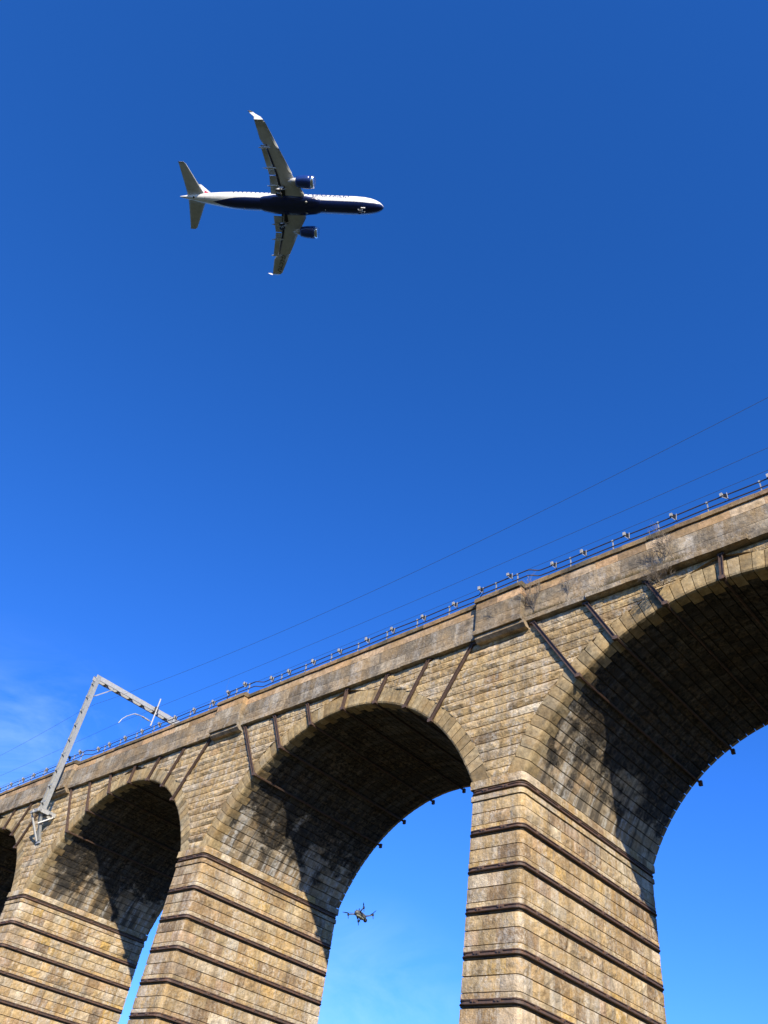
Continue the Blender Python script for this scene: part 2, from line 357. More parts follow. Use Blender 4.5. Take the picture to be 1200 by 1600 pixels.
# voussoirs (front ring, wrapping round the arris) and vault stones
def cyl(xc, r, a, y): return (xc + r * math.cos(a), y, ZC + r * math.sin(a))
for xc in ARCHES:
    par = bay[xc]
    for k in range(NV):
        a0 = A0 + k * DA + .0016; a1 = A0 + (k + 1) * DA - .0016
        rt = RE + rnd.uniform(-.015, .02)
        L = (a0 + a1) / 2 > math.pi / 2 + .12
        ret = .42 if k % 2 else .62
        P = []; Nn = []
        prof = [('f', rt), ('f', RA + .5), ('f', RA + .30), ('f', RA + .07), ('c', 0), ('s', .09), ('s', .26), ('s', ret)]
        for kind, v in prof:
            rowp = []; rown = []
            for j in range(4):
                a = a0 + (a1 - a0) * j / 3
                er = np_ = None
                if k == 0 and j == 0: a = math.asin((ZSP + .012 - ZC) / (v if kind == 'f' else RA))
                if k == NV - 1 and j == 3: a = math.pi - math.asin((ZSP + .012 - ZC) / (v if kind == 'f' else RA))
                if kind == 'f':
                    r = v
                    if v == rt: r = v + ((j / 3) * -.13 + .065 if L else 0)
                    rowp.append(cyl(xc, r, a, 0)); rown.append(Vector((0, -1, 0)))
                elif kind == 'c':
                    rowp.append(cyl(xc, RA + .022, a, .022)); rown.append(Vector((-math.cos(a) * .7, -.7, -math.sin(a) * .7)))
                else:
                    rowp.append(cyl(xc, RA, a, v)); rown.append(Vector((-math.cos(a), 0, -math.sin(a))))
            P.append(rowp); Nn.append(rown)
        grid_stone('voussoir', P, Nn, .012, M['voussoir'], par, edge=.006, deep=.06, base=.014)
        # vault courses behind the ring
        ys = splits(ret, T - .1, .6, 1.15)
        for i in range(len(ys) - 1):
            y0, y1 = ys[i] + .006, ys[i + 1] - .006
            P = []; Nn = []
            for ii in range(4):
                y = y0 + (y1 - y0) * ii / 3
                P.append([cyl(xc, RA, a0 + .0006 + (a1 - a0 - .0012) * j / 2, y) for j in range(3)])
                Nn.append([Vector((-math.cos(a0 + (a1 - a0) * j / 2), 0, -math.sin(a0 + (a1 - a0) * j / 2))) for j in range(3)])
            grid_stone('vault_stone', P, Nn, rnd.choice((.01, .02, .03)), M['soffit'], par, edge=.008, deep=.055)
        # rear ring
        P = [[cyl(xc, r, a0 + (a1 - a0) * j / 1, T) for j in range(2)] for r in (RA, RA + .33, RE)]
        grid_stone('rear_voussoir', P, [[Vector((0, 1, 0))] * 2] * 3, .02, M['voussoir'], par, base=.03, deep=.15)

# --- piers
def corner_path(x0, x1, y0, y1, r, seg=4):
    pts = []
    for (cx, cy, a) in ((x0 + r, y0 + r, 180), (x1 - r, y0 + r, 270), (x1 - r, y1 - r, 0), (x0 + r, y1 - r, 90)):
        for i in range(seg + 1):
            t = R(a + 90 * i / seg); pts.append((cx + r * math.cos(t), cy + r * math.sin(t), math.cos(t), math.sin(t)))
    return pts
BANDS = [0.0, -1.339, -2.508, -3.704, -4.905, -6.113] + [-6.113 - 1.2 * i for i in range(1, 6)]
pier = {}
def wrap_stone(name, xc, z0, z1, ya, xb, proj, rough, mat, par, base=0.):
    """quoin that turns the front right corner: from x=xb on the front to y=ya on the side"""
    w = W + proj; r = .16; P = []; Nn = []
    path = [(xb, -proj, 0, -1), ((xb + xc + w - r) / 2, -proj, 0, -1)]
    for i in range(4):
        t = R(270 + 30 * i); path.append((xc + w - r + r * math.cos(t), -proj + r + r * math.sin(t), math.cos(t), math.sin(t)))
    path += [(xc + w, (ya + r) / 2, 1, 0), (xc + w, ya, 1, 0)]
    for (x, y, nx, ny) in path:
        P.append([(x, y, z0 + .012 + (z1 - z0 - .024) * j / 3) for j in range(4)]); Nn.append([Vector((nx, ny, 0))] * 4)
    grid_stone(name, P, Nn, rough, mat, par, deep=.10, base=base)
def course(xc, z0, z1, rough, mat, par, lo, hi, proj=0., name='pier_stone', gapz=.012, base=0., back_too=True):
    w = W + proj
    xb = xc + W - rnd.uniform(.45, .9); ya = rnd.uniform(.45, 1.0)
    wrap_stone(name, xc, z0, z1, ya, xb, proj, rough, mat, par, base)
    xs = splits(xc - w, xb, lo, hi)
    for i in range(len(xs) - 1):
        flat_stone(name, xs[i], xs[i + 1], xs[i], xs[i + 1], z0, z1, lambda u: (u, -proj), (0, -1, 0), rough, mat, par, gap=(.004, gapz), base=base)
    ys = splits(ya, T + proj, lo, hi)
    for i in range(len(ys) - 1):
        flat_stone(name, ys[i], ys[i + 1], ys[i], ys[i + 1], z0, z1, lambda u: (xc + w, u), (1, 0, 0), rough, mat, par, gap=(.008, gapz), base=base)
    for i, (a, b) in enumerate(zip(lin(0 - proj, T + proj, 6)[:-1], lin(0 - proj, T + proj, 6)[1:])):   # far side of the pier
        flat_stone('rear_pier_stone', a, b, a, b, z0, z1, lambda u: (xc - w, u), (-1, 0, 0), .02, mat, par, step=.8, nj=3, gap=(.008, gapz), base=base)
    flat_stone('rear_pier_stone', xc - w, xc + w, xc - w, xc + w, z0, z1, lambda u: (u, T + proj), (0, 1, 0), .02, mat, par, step=.8, nj=3, gap=(.008, gapz), base=base)
def sweep(path, prof, closed=True):
    V = []; F = []; n = len(path); k = len(prof)
    for (x, y, nx, ny) in path:
        for (o, z) in prof: V.append((x + nx * o, y + ny * o, z + G))
    for i in range(n if closed else n - 1):
        for j in range(k - 1):
            a = i * k + j; b = ((i + 1) % n) * k + j; F.append((a, b, b + 1, a + 1))
    return V, F
for xc in PIERS:
    mb = MB(); i_ = .075
    mb.box((xc, T / 2, (.3 - 13.2) / 2 + G), (2 * (W - i_), T - 2 * i_, 13.5), tone=(.5, .5, .5))
    par = pier[xc] = mb.build('pier', M['mortar'], via)
    course(xc, .10, .40, .015, M['pier'], par, .6, .95, proj=.06, base=.03, name='impost_stone')
    course(xc, -.11, .10, .005, M['pier'], par, 1., 1.6, name='pier_stone')
    course(xc, -.30, -.11, .010, M['pier'], par, .5, .9, proj=.03, base=.02, name='string_stone')
    zt = -.30
    for bi in range(1, len(BANDS)):
        zb = BANDS[bi]; z_strip_top = zb + .1 + .13
        h = (zt - z_strip_top) / 2
        course(xc, z_strip_top + h, zt, rnd.choice((.012, .022, .036)), M['pier'], par, .42, .95, gapz=.016)
        course(xc, z_strip_top, z_strip_top + h, rnd.choice((.012, .022, .036)), M['pier'], par, .42, .95, gapz=.016)
        course(xc, zb + .07, z_strip_top, .006, M['pier'], par, .7, 1.2, name='string_stone', base=.012)
        course(xc, zb - .14, zb + .07, .006, M['mortar'], par, 1.5, 2.2, base=-.01)
        zt = zb - .14
    course(xc, -12.9, zt, .03, M['pier'], par, .6, .9)
    for zb in BANDS:
        path = corner_path(xc - W, xc + W, 0, T, .2, 5)
        path = [(x, y, nx * (1 + .0 * i_), ny) for (x, y, nx, ny) in path]; dzb = [rnd.uniform(-.006, .006) for _ in path]
        prof = [(-.03, -.07), (.095, -.07), (.105, -.06), (.105, -.04), (.055, -.028), (.055, .026), (.085, .036), (.09, .06), (.075, .068), (-.03, .068)]
        V, F = sweep(path, [(o, z + zb) for o, z in prof]); V = [(v[0], v[1], v[2] + dzb[i // len(prof)]) for i, v in enumerate(V)]
        mb = MB(); mb.add(V, F)
        for s in (1, -1):
            for yy in [.75 + 1.27 * i for i in range(6)]:
                mb.box((xc + s * (W + .07), yy, zb + G), (.06, .18, .09)); mb.box((xc + s * (W + .11), yy + .03, zb + G), (.05, .05, .05))
        for xx in (-.45, .35):
            mb.box((xc + xx, -.085, zb + G), (.22, .05, .09)); mb.box((xc + xx + .05, -.115, zb + G), (.045, .05, .045)); mb.box((xc + xx - .05, -.115, zb + G), (.045, .05, .045))
        mb.build('iron_band', M['iron'], par)

# --- cornice, parapet and coping
def prism_stone(name, x0, x1, prof, mat, par, jit=.006, tone=None, cuts=3):
    V = []; F = []; k = len(prof); n = cuts
    cy = sum(p[0] for p in prof) / k; cz = sum(p[1] for p in prof) / k
    for i in range(n):
        x = x0 + (x1 - x0) * i / (n - 1)
        for (y, z) in prof: V.append(toW((x, y + rnd.uniform(-jit, jit), z + rnd.uniform(-jit, jit))))
    for i in range(n - 1):
        for j in range(k): a = i * k + j; b = i * k + (j + 1) % k; F.append((a, a + k, b + k, b))
    F.append(tuple(range(k))); F.append(tuple((n - 1) * k + j for j in range(k - 1, -1, -1)))
    c = Vector(V[0]) * .5 + Vector(V[-1]) * .5; d = c - CAM; z = d.dot(CF); u = 600 + 1197 * d.dot(CR) / z; v = 800 - 1197 * d.dot(CU) / z
    w = (x1 - x0) * .3 / z ** 2 if (z > 0 and -20 < u < 1220 and prof[0][0] < 2) else -1
    stones.setdefault(name, []).append((w, V, F, tone or (rnd.random(), rnd.random(), rnd.random()), mat, par))
XL, XR = -76.5, 25.5
mb = MB(); mb.box(((XL + XR) / 2, .06, (6.3 + 7.9) / 2 + G), (XR - XL, .42, 1.6), tone=(.4, .4, .4)); mb.box(((XL + XR) / 2, T - .06, (6.3 + 7.9) / 2 + G), (XR - XL, .42, 1.6), tone=(.4, .4, .4))
for xp in PIERS[1:]:
    mb.box((xp, -.20, (6.3 + 7.8) / 2 + G), (2.0, .36, 1.5), tone=(.4, .4, .4))
parapet = mb.build('parapet', M['mortar'], via)
PW = 1.073; PP = .26
def seg_list():
    out = []; 
    for xp in PIERS[1:]:
        out.append((xp - PW, xp + PW, PP)); out.append((xp - S + PW, xp - PW, 0.))
    out.append((17 + PW, XR, 0.)); return [(max(a, XL), b, p) for a, b, p in out if b > XL]
for (a, b, p) in seg_list():
    def face(u, y=-.18 - p): return (u, y)
    for (z0, z1, nm, mt, ro, lo, hi, ex) in ((6.46, 6.86, 'parapet_stone', M['parapet'], .012, 1.0, 1.9, .0), (6.86, 7.44, 'parapet_stone', M['parapet'], .010, 1.0, 1.9, .005), (7.44, 7.80, 'parapet_band_stone', M['pink'], .006, .8, 1.25, .012)):
        xs = splits(a, b, lo, hi)
        for i in range(len(xs) - 1):
            flat_stone(nm, xs[i], xs[i + 1], xs[i], xs[i + 1], z0, z1, face, (0, -1, 0), ro, mt, parapet, step=.35, gap=(.003, .003), base=ex, deep=.08)
        if p:
            for (xx, nx) in ((a, -1), (b, 1)):
                flat_stone(nm, -.18 - p, -.16, -.18 - p, -.16, z0, z1, lambda u: (xx, u), (nx, 0, 0), ro, mt, parapet, step=.2, gap=(.002, .003), base=ex, deep=.02, nj=3)
    yo = -.27 - p
    xs = splits(a - (.07 if p else -.071), b + (.07 if p else -.071), .85, 1.3)
    for i in range(len(xs) - 1):
        prism_stone('coping_stone', xs[i] + .006, xs[i + 1] - .006, [(yo, 7.815), (yo, 7.97), (yo + .05, 8.05), (.26, 8.09), (.31, 8.03), (.31, 7.83)], M['coping'], parapet, .010)
    # cornice course under the parapet
    deepc = .10 if (a > 0 and not p and a < 5) else 0.
    xs = splits(a - (.05 if p else -.051), b + (.05 if p else -.051), 1.0, 1.7)
    for i in range(len(xs) - 1):
        extra = .09 if (xs[i] > 3.0 and xs[i] < 9.5 and not p) else 0.
        prism_stone('cornice_stone', xs[i] + .005, xs[i + 1] - .005, [(.12, 6.235), (-.25 - p * 1.0 - extra, 6.235), (-.26 - p - extra, 6.40), (-.20 - p - extra * .9, 6.47), (.12, 6.47)], M['parapet'], parapet, .008, cuts=4)
    if p:   # corbel slab below the pilaster
        prism_stone('cornice_stone', a - .02, b + .12, [(.02, 5.99), (-.26, 5.99), (-.40, 6.10), (-.40, 6.225), (.02, 6.225)], M['parapet'], parapet, .008, cuts=4, tone=(.9, .7, .5))
    xs = splits(a, b, 2, 4)
    for i in range(len(xs) - 1):
        prism_stone('coping_stone', xs[i] + .006, xs[i + 1] - .006, [(T + .28, 7.815), (T + .28, 8.05), (T - .3, 8.09), (T - .3, 7.83)], M['coping'], parapet)
        prism_stone('cornice_stone', xs[i], xs[i + 1], [(T - .1, 6.235), (T + .26, 6.235), (T + .26, 6.45), (T - .1, 6.45)], M['parapet'], parapet)

# --- wall ties: iron straps radiating over the spandrels and running on under the vault
SX = [(5.27, 7.12, .1), (3.80, 4.85, .1), (2.0, 2.55, .08), (0.0, 0.1, .08), (-1.95, -2.52, .08), (-3.8, -4.85, .1), (-5.27, -7.10, .1)]
for xc in ARCHES:
    for (xb, xt, _) in SX:
        a = math.acos(xb / RA); r_ = RA - .10
        zb = ZC + math.sqrt(RA ** 2 - xb ** 2) - .06
        mb = MB(); p0 = Vector((xc + xb, -.105, zb + G)); p1 = Vector((xc + xt, -.105, 6.22 + G))
        d = (p1 - p0).normalized(); side = Vector((d.z, 0, -d.x)); mb.bar(p0, p1, .125, .018, up=side.cross(d))
        for s in (-1, 1): mb.bar(p0 + side * .058 * s + Vector((0, -.02, 0)), p1 + side * .058 * s + Vector((0, -.02, 0)), .022, .07, up=(0, 1, 0))
        mb.bar(p0 + Vector((0, .05, 0)), p1 + Vector((0, .05, 0)), .05, .07, up=(0, 1, 0))
        mb.box(p0 + Vector((0, .01, .03)), (.20, .14, .12)); mb.box(p1 + Vector((0, .02, -.05)), (.24, .12, .08))
        mb.build('wall_strap', M['rust'], bay[xc])
        mb = MB(); n = Vector((math.cos(a), 0, math.sin(a))); c = Vector((xc, 0, ZC + G))
        q0 = c + n * (RA - .045) + Vector((0, -.13, 0)); q1 = c + n * (RA - .045) + Vector((0, T + .16, 0))
        mb.bar(q0, q1, .09, .04, up=n); mb.bar(q0 - n * .02, q1 - n * .02, .03, .05, up=n)
        mb.box(q1 - n * .03, (.14, .10, .20)); mb.box(q0, (.13, .08, .13))
        mb.build('vault_tie', M['iron'], bay[xc])

# --- hand the stones over: the 300 that show largest of each kind singly, the rest as one part per parent
for name, lst in stones.items():
    lst.sort(key=lambda s: -s[0])
    lim = 290 if not name.startswith('rear') else 0
    rest = {}
    for i, (w, V, F, tone, mat, par) in enumerate(lst):
        if i < lim and w > 0: link(name, V, F, mat, par, tone)
        else: rest.setdefault((par.name, mat.name), (par, mat, []))[2].append((V, F, tone))
    for (par, mat, l) in rest.values():
        mb = MB()
        for V, F, tone in l: mb.add(V, F, tone)
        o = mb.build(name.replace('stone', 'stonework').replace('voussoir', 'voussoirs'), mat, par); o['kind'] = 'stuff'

# --- deck, ballast and running rails (seen only from above)
mb = MB(); mb.box(((XL + XR) / 2, T / 2, 7.05 + G), (XR - XL, T - .6, .3), tone=(.5, .5, .5)); mb.build('track_deck', M['mortar'], via)
mb = MB()
for y in (2.5 - .72, 2.5 + .72, 5.9 - .72, 5.9 + .72): mb.bar((XL, y, 7.32 + G), (XR, y, 7.32 + G), .07, .15)
mb.build('running_rails', M['iron'], via)

# ---------------------------------------------------------------- handrail along the coping
hr = thing('guard_rail', 'two-bar dark handrail on pale posts along the coping of the viaduct parapet', 'railing', (0, .2, 8.08 + G))
def ry(x):      # the rail steps out over each pilaster
    d = abs((x + 8.5) % S - 8.5); t = min(1, max(0, (1.55 - d) / .45)); t = t * t * (3 - 2 * t); return .20 - .26 * t
xs = [XL + .3]
while xs[-1] < XR: xs.append(xs[-1] + (.11 if abs((xs[-1] + 8.5) % S - 8.5) < 1.9 else .6))
for z, nm in ((8.88, 'top_rail'), (8.60, 'lower_rail')):
    mb = MB(); mb.tube([(x, ry(x), z + G + .012 * math.sin(x * 1.7)) for x in xs], .024, 6); mb.build(nm, M['rail'], hr)
px = sorted([8.4 + 1.83 * k - S * b for b in range(-1, 6) for k in range(-3, 5) if abs(8.4 + 1.83 * k - 8.5) < 7.2] + [-S * b + s for b in range(-1, 5) for s in (-.45, .62)])
for x in px:
    if not XL < x < XR: continue
    mb = MB(); y = ry(x); mb.bar((x, y + .03, 8.05 + G), (x + rnd.uniform(-.01, .01), y + .03, 8.93 + G), .05, .03); mb.box((x, y + .02, 8.09 + G), (.14, .12, .02)); mb.box((x, y, 8.88 + G), (.06, .06, .07))
    mb.build('post', M['galv'], hr)
BX = [9.01, 7.17, 5.32, 3.51, 2.18, .25, -1.29, -2.78, -4.55, -6.39]
for b in range(-1, 6):
    for x0 in BX:
        x = x0 - S * b
        if not (XL < x < XR): continue
        y = ry(x) - .06; z = 8.90 + G + (.1 if ry(x) < .1 else 0); q = Matrix.Rotation(R(rnd.uniform(-7, 7)), 3, 'Z') @ Matrix.Rotation(R(rnd.uniform(-5, 5)), 3, 'Y')
        c = Vector((x, y, z)); mb = MB()
        V = [c + q @ Vector(v) for v in [(-.03, 0, -.08), (.10, 0, -.24), (.10, 0, -.02), (-.02, 0, .06), (-.03, .10, -.07), (.10, .10, -.22), (.10, .10, -.02), (-.02, .10, .06)]]
        mb.add(V, [(0, 1, 2, 3), (7, 6, 5, 4), (0, 4, 5, 1), (2, 6, 7, 3), (1, 5, 6, 2), (0, 3, 7, 4)])
        mb.bar(c + q @ Vector((.10, .05, -.24)), c + q @ Vector((.14, .05, -.34)), .02, .02)
        br = mb.build('cable_bracket', M['black'], hr)
        mb = MB(); mb.box(c + q @ Vector((-.05, -.03, .0)), (.10, .06, rnd.uniform(.12, .17)), q); mb.bar(c + q @ Vector((-.07, 0, -.06)), c + q @ Vector((.08, 0, -.27)), .022, .022, up=(0, 1, 0)); mb.bar(c + q @ Vector((.13, .02, .02)), c + q @ Vector((.11, .02, -.26)), .02, .02, up=(0, 1, 0))
        mb.build('bracket_cap', M['white'], br)

# ---------------------------------------------------------------- overhead line gantry on pier
gy = thing('electrification_gantry', 'pale galvanised steel portal mast with crossbeam bracketed to the viaduct wall', 'gantry', (-33.75, -.85, 4.75 + G))
def gz(x, y, z): return Vector((x, y, z + G))
mx0, mx1 = -33.72, -34.45; mz0, mz1 = 4.75, 14.45; my = -.85
def mp_(t): return mx0 + (mx1 - mx0) * t, mz0 + (mz1 - mz0) * t
for s in (-1, 1):          # two channels, open sides facing each other
    mb = MB(); o = s * .27
    a, b = gz(mx0 + o, my, mz0), gz(mx1 + o, my, mz1)
    mb.bar(a, b, .24, .022, up=(1, 0, 0))
    for yy in (-.13, .13): mb.bar(a + Vector((-s * .025, yy * .92, 0)), b + Vector((-s * .025, yy * .92, 0)), .02, .05, up=(1, 0, 0))
    mb.build('mast_channel', M['galv'], gy)
for i in range(9):
    t = (i + .5) / 9; x, z = mp_(t)
    mb = MB(); mb.box(gz(x, my - .115, z), (.53, .02, .11)); mb.box(gz(x, my + .115, z), (.53, .02, .11)); mb.box(gz(x - .21, my - .15, z), (.05, .05, .12)); mb.build('batten_plate', M['galv'], gy)
bx = mx1 + .02; bz = 14.30
for s in (-1, 1):
    mb = MB(); a, b = gz(bx + s * .24, my - .2, bz), gz(bx + s * .24, T + 1.0, bz)
    mb.bar(a, b, .02, .30)
    for zz in (-.15, .15): mb.bar(a + Vector((-s * .02, 0, zz)), b + Vector((-s * .02, 0, zz)), .05, .018)
    mb.build('beam_channel', M['galv_light'], gy)
for i in range(9):
    y = -.1 + 1.05 * i; mb = MB()
    for zz in (-.165, .165): mb.box(gz(bx, y, bz + zz), (.50, .24, .012))
    mb.build('beam_batten', M['galv'], gy)
mb = MB(); mb.bar(gz(mx1 + .22, my + .1, 12.85), gz(bx + .14, .55, bz - .16), .05, .05); mb.bar(gz(mx1 - .12, my + .1, 12.85), gz(bx - .14, .55, bz - .16), .05, .05); mb.build('knee_brace', M['galv_light'], gy)
mb = MB()
for s in (-1, 1): mb.bar(gz(mx1 + s * .2, T + .85, 4.75), gz(mx1 + s * .2, T + .85, 14.4), .26, .03, up=(1, 0, 0))
for i in range(9): mb.box(gz(mx1, T + .85, 5.3 + i), (.4, .24, .1))
mb.build('far_mast', M['galv'], gy)
# wall bracket
mb = MB(); bz0 = 4.66; 
for s in (-1, 1):
    mb.bar(gz(mx0 + s * .33, -1.25, bz0), gz(mx0 + s * .33, .0, bz0), .02, .22)
    for zz in (-.11, .11): mb.bar(gz(mx0 + s * .30, -1.25, bz0 + zz), gz(mx0 + s * .30, .0, bz0 + zz), .1, .018)
mb.build('bracket_arm', M['galv_light'], gy)
mb = MB(); mb.bar(gz(mx0 - .75, -1.12, bz0 - .02), gz(mx0 + .42, -1.12, bz0 - .02), .10, .17); mb.bar(gz(mx0 - .55, -.45, bz0 - .02), gz(mx0 + .55, -.45, bz0 - .02), .10, .17); mb.box(gz(mx0, my, bz0 + .125), (.7, .55, .03)); mb.build('base_plate', M['galv'], gy)
mb = MB()
mb.bar(gz(mx0 + .06, -.95, 4.6), gz(mx0 - .38, -.16, 3.28), .22, .03, up=(0, 1, 0))
for s in (-1, 1): mb.bar(gz(mx0 + .06 + s * .11, -.89, 4.6), gz(mx0 - .38 + s * .11, -.10, 3.28), .02, .14, up=(0, 1, 0))
mb.box(gz(mx0 - .38, -.07, 3.2), (.5, .08, .25))
mb.build('wall_post', M['galv'], gy)
mb = MB(); mb.bar(gz(mx0 - .62, -1.1, 4.55), gz(mx0 - .50, -.15, 3.2), .10, .10); mb.bar(gz(mx0 + .40, -.15, 4.5), gz(mx0 - .0, -.75, 4.0), .07, .07); mb.build('bracket_strut', M['galv_light'], gy)
# drop tube and registration arm
yd = 4.08
mb = MB(); mb.tube([gz(bx + .40, yd, 15.15), gz(bx + .40, yd, 12.95)], .055, 8); mb.build('drop_tube', M['galv_light'], gy)
mb = MB(); mb.box(gz(bx + .33, yd, 14.3), (.14, .24, .40)); mb.tube([gz(bx + .40, yd - .35, 14.05), gz(bx + .40, yd + .05, 14.1)], .03); mb.build('clamp', M['rail'], gy)
mb = MB(); mb.lathe([(0, .03), (.05, .07), (.1, .04), (.15, .075), (.2, .04), (.25, .075), (.3, .04), (.35, .075), (.4, .045), (.55, .07), (.7, .03)], gz(bx + .40, 3.85, 13.25), (0, -1, .04), 10); mb.build('insulator', M['white'], gy)
mb = MB(); mb.tube([gz(bx + .40, 4.05, 13.25), gz(bx + .40, 3.2, 13.28), gz(bx + .40, 2.6, 13.22)], .028); mb.tube([gz(bx + .40, 3.0, 13.27), gz(bx + .40, 2.55, 13.15), gz(bx + .40, 2.1, 12.75), gz(bx + .40, 1.85, 12.4), gz(bx + .40, 1.72, 12.02)], .035); mb.build('registration_arm', M['galv_light'], gy)

# ---------------------------------------------------------------- overhead wires
def interp(P, x):
    for (a, za), (b, zb) in zip(P, P[1:]):
        if a <= x <= b: return za + (zb - za) * (x - a) / (b - a)
def sagline(sup, sag, x):
    for a, b in zip(sup, sup[1:]):
        if a[0] <= x <= b[0]:
            t = (x - a[0]) / (b[0] - a[0]); return a[1] + (b[1] - a[1]) * t - 4 * sag * t * (1 - t)
SUP1 = [(-85, 12.2), (-33.9, 12.0), (17, 12.0), (68, 12.0)]; 
def wire(name, label, y, sup, sag, r):
    mb = MB(); x = -84.; pts = []
    while x < 60: pts.append((x, y, sagline(sup, sag, x) + G)); x += 1.5
    mb.tube(pts, r, 5); o = mb.build(name, M['wire']); o['label'] = label; o['category'] = 'wire'; return o
wire('earth_wire', 'highest thin wire, passing the back of the mast and sagging over the arches', -.78, SUP1, 1.22, .008)
SUP2 = [(-85, 12.1), (-34.1, 12.02), (17, 12.0), (68, 12.0)]
cw = wire('catenary_wire', 'middle wire, from the tip of the curved arm below the crossbeam', 1.7, SUP2, .32, .008)
w3 = wire('contact_wire', 'lowest wire, running nearly straight just above the handrail', 1.7, [(-85, 10.65), (-34.1, 10.55), (17, 10.8), (68, 10.8)], .0, .008)
for i, x in enumerate((-40.5, -30.8, -21.5)):
    mb = MB(); mb.tube([(x, 1.7, sagline(SUP2, .32, x) + G), (x, 1.7, 10.62 + G)], .0035, 4); mb.build('dropper', M['wire'], cw)

# ---------------------------------------------------------------- bare shrubs rooted in the masonry
def shrub(label, base, out, n, L, seed, spread=.7, r0=.016):
    rn = random.Random(seed); root = thing('bare_shrub', label, 'shrub', (base[0], base[1], base[2] + G))
    st = MB(); tw = MB()
    def grow(p, d, L, r, dep):
        pts = [p]; q = p.copy(); dd = d.copy(); k = 4
        for i in range(k):
            dd = (dd + Vector((rn.gauss(0, .16), rn.gauss(0, .16), rn.gauss(.05, .14)))).normalized(); q = q + dd * L / k; pts.append(q.copy())
            if dep < 3 and i > 0 or (dep < 3 and rn.random() < .3):
                for _ in range(2 if dep < 2 else 1):
                    nd = (dd + Vector((rn.uniform(-1, 1), rn.uniform(-.7, .5), rn.uniform(-.5, .9))) * spread).normalized(); grow(q, nd, L * rn.uniform(.42, .7), r * .6, dep + 1)
        (st if dep == 0 else tw).tube(pts, [r * (1 - .55 * i / k) for i in range(k + 1)], 4 if dep else 5, caps=False)
    for i in range(n):
        d = (Vector(out) + Vector((rn.uniform(-1, 1), rn.uniform(-.6, .1), rn.uniform(-.3, .6))) * .8).normalized(); grow(Vector((base[0], base[1], base[2] + G)), d, L * rn.uniform(.7, 1.1), r0, 0)
    st.build('stem', M['twig'], root); tw.build('twigs', M['twig'], root)
shrub('dense bare shrub hanging below the cornice beside an iron strap of the right arch', (6.55, -.06, 5.78), (-.35, -.65, .02), 7, .62, 5, .9, .012)
shrub('bare shrub standing on the cornice ledge above the crown voussoirs of the right arch', (7.15, -.3, 6.5), (-.35, -.25, .8), 5, .7, 9, .75, .011)
shrub('thin bare sapling in the angle of the pilaster, its twigs reaching above the handrail', (1.55, -.22, 6.55), (.15, -.2, 1), 3, .95, 12, .6, .013)
shrub('small bare twiggy plant on the parapet face, just left of the grassy ledge', (3.0, -.2, 6.75), (.1, -.3, .9), 2, .5, 21, .7, .008)
shrub('tiny bare plant on the face of the parapet pilaster', (-.1, -.44, 6.75), (0, -.2, .9), 2, .38, 31, .7, .006)
# dry grass in the cornice ledge
mb = MB()
for i in range(1500):
    x = rnd.choice((rnd.uniform(2.0, 9.6), rnd.gauss(5.3, .8), rnd.gauss(2.0, .5), rnd.gauss(6.5, .7)))
    if not 1.15 < x < 9.6: continue
    y = rnd.uniform(-.36, -.2) if x > 3 else rnd.uniform(-.24, -.19); h = rnd.uniform(.05, .16) * (1 + .5 * noise.noise((x * 2, 0, 0))); a = rnd.uniform(-.08, .08); w = .006
    mb.add([(x - w, y, 6.46 + G), (x + w, y, 6.46 + G), (x + a, y - rnd.uniform(-.02, .06), 6.46 + h + G)], [(0, 1, 2)])
o = mb.build('dry_grass', M['drygrass']); o['kind'] = 'stuff'; o['label'] = 'dry grass and dead growth along the cornice ledge'; o['category'] = 'grass'

# ---------------------------------------------------------------- airliner
AF = [[0.7656666093550127, -0.6425677076597575, -0.02934935078809735], [0.6426885673957295, 0.7623314693219271, 0.07617175474082614], [-0.02657157612229901, -0.07718466139302699, 0.9966626708109523]]
ac = thing('airliner', 'twin-engined jet airliner with navy belly and white upper body, wheels down', 'aircraft')
am = Matrix(AF).to_4x4(); am.translation = Vector((-39.41317, 11.93510, 117.88374 + G)); ac.matrix_world = am; WL[ac.name] = Vector()
def paint(name, c, rough=.28, spec=.5, metal=0.):
    n = NB(name); tcn = n.nt.nodes.new('ShaderNodeTexCoord'); f = n.rng(n.noise(1.6, 6, .6, vec=tcn.outputs['Object']), .35, .7, .86, 1.06)
    cm = n.nt.nodes.new('ShaderNodeCombineColor')
    for i in range(3): n.nt.links.new(f, cm.inputs[i])
    return n.done(n.mix(1., c, cm.outputs[0], 'MULTIPLY'), rough, None, metal, spec)
PM = {'white': paint('aircraft white', (.80, .79, .75)), 'navy': paint('aircraft navy', (.004, .015, .085), .25), 'wing': paint('wing grey', (.54, .56, .57), .5), 'wing_dark': paint('wing cove dark', (.02, .022, .03), .6),
      'bright': paint('polished lip', (.75, .75, .76), .18, .5, .9), 'tyre': paint('tyre', (.02, .02, .02), .8), 'hub': paint('hub', (.55, .55, .55), .4), 'glass': paint('cabin window', (.03, .035, .045), .1), 'red': paint('tail red', (.45, .03, .035), .3), 'text': paint('lettering navy', (.03, .05, .14), .4), 'dark': paint('exhaust dark', (.06, .06, .065), .5, .5, .5), 'blue': paint('engine blue', (.012, .04, .20), .25)}
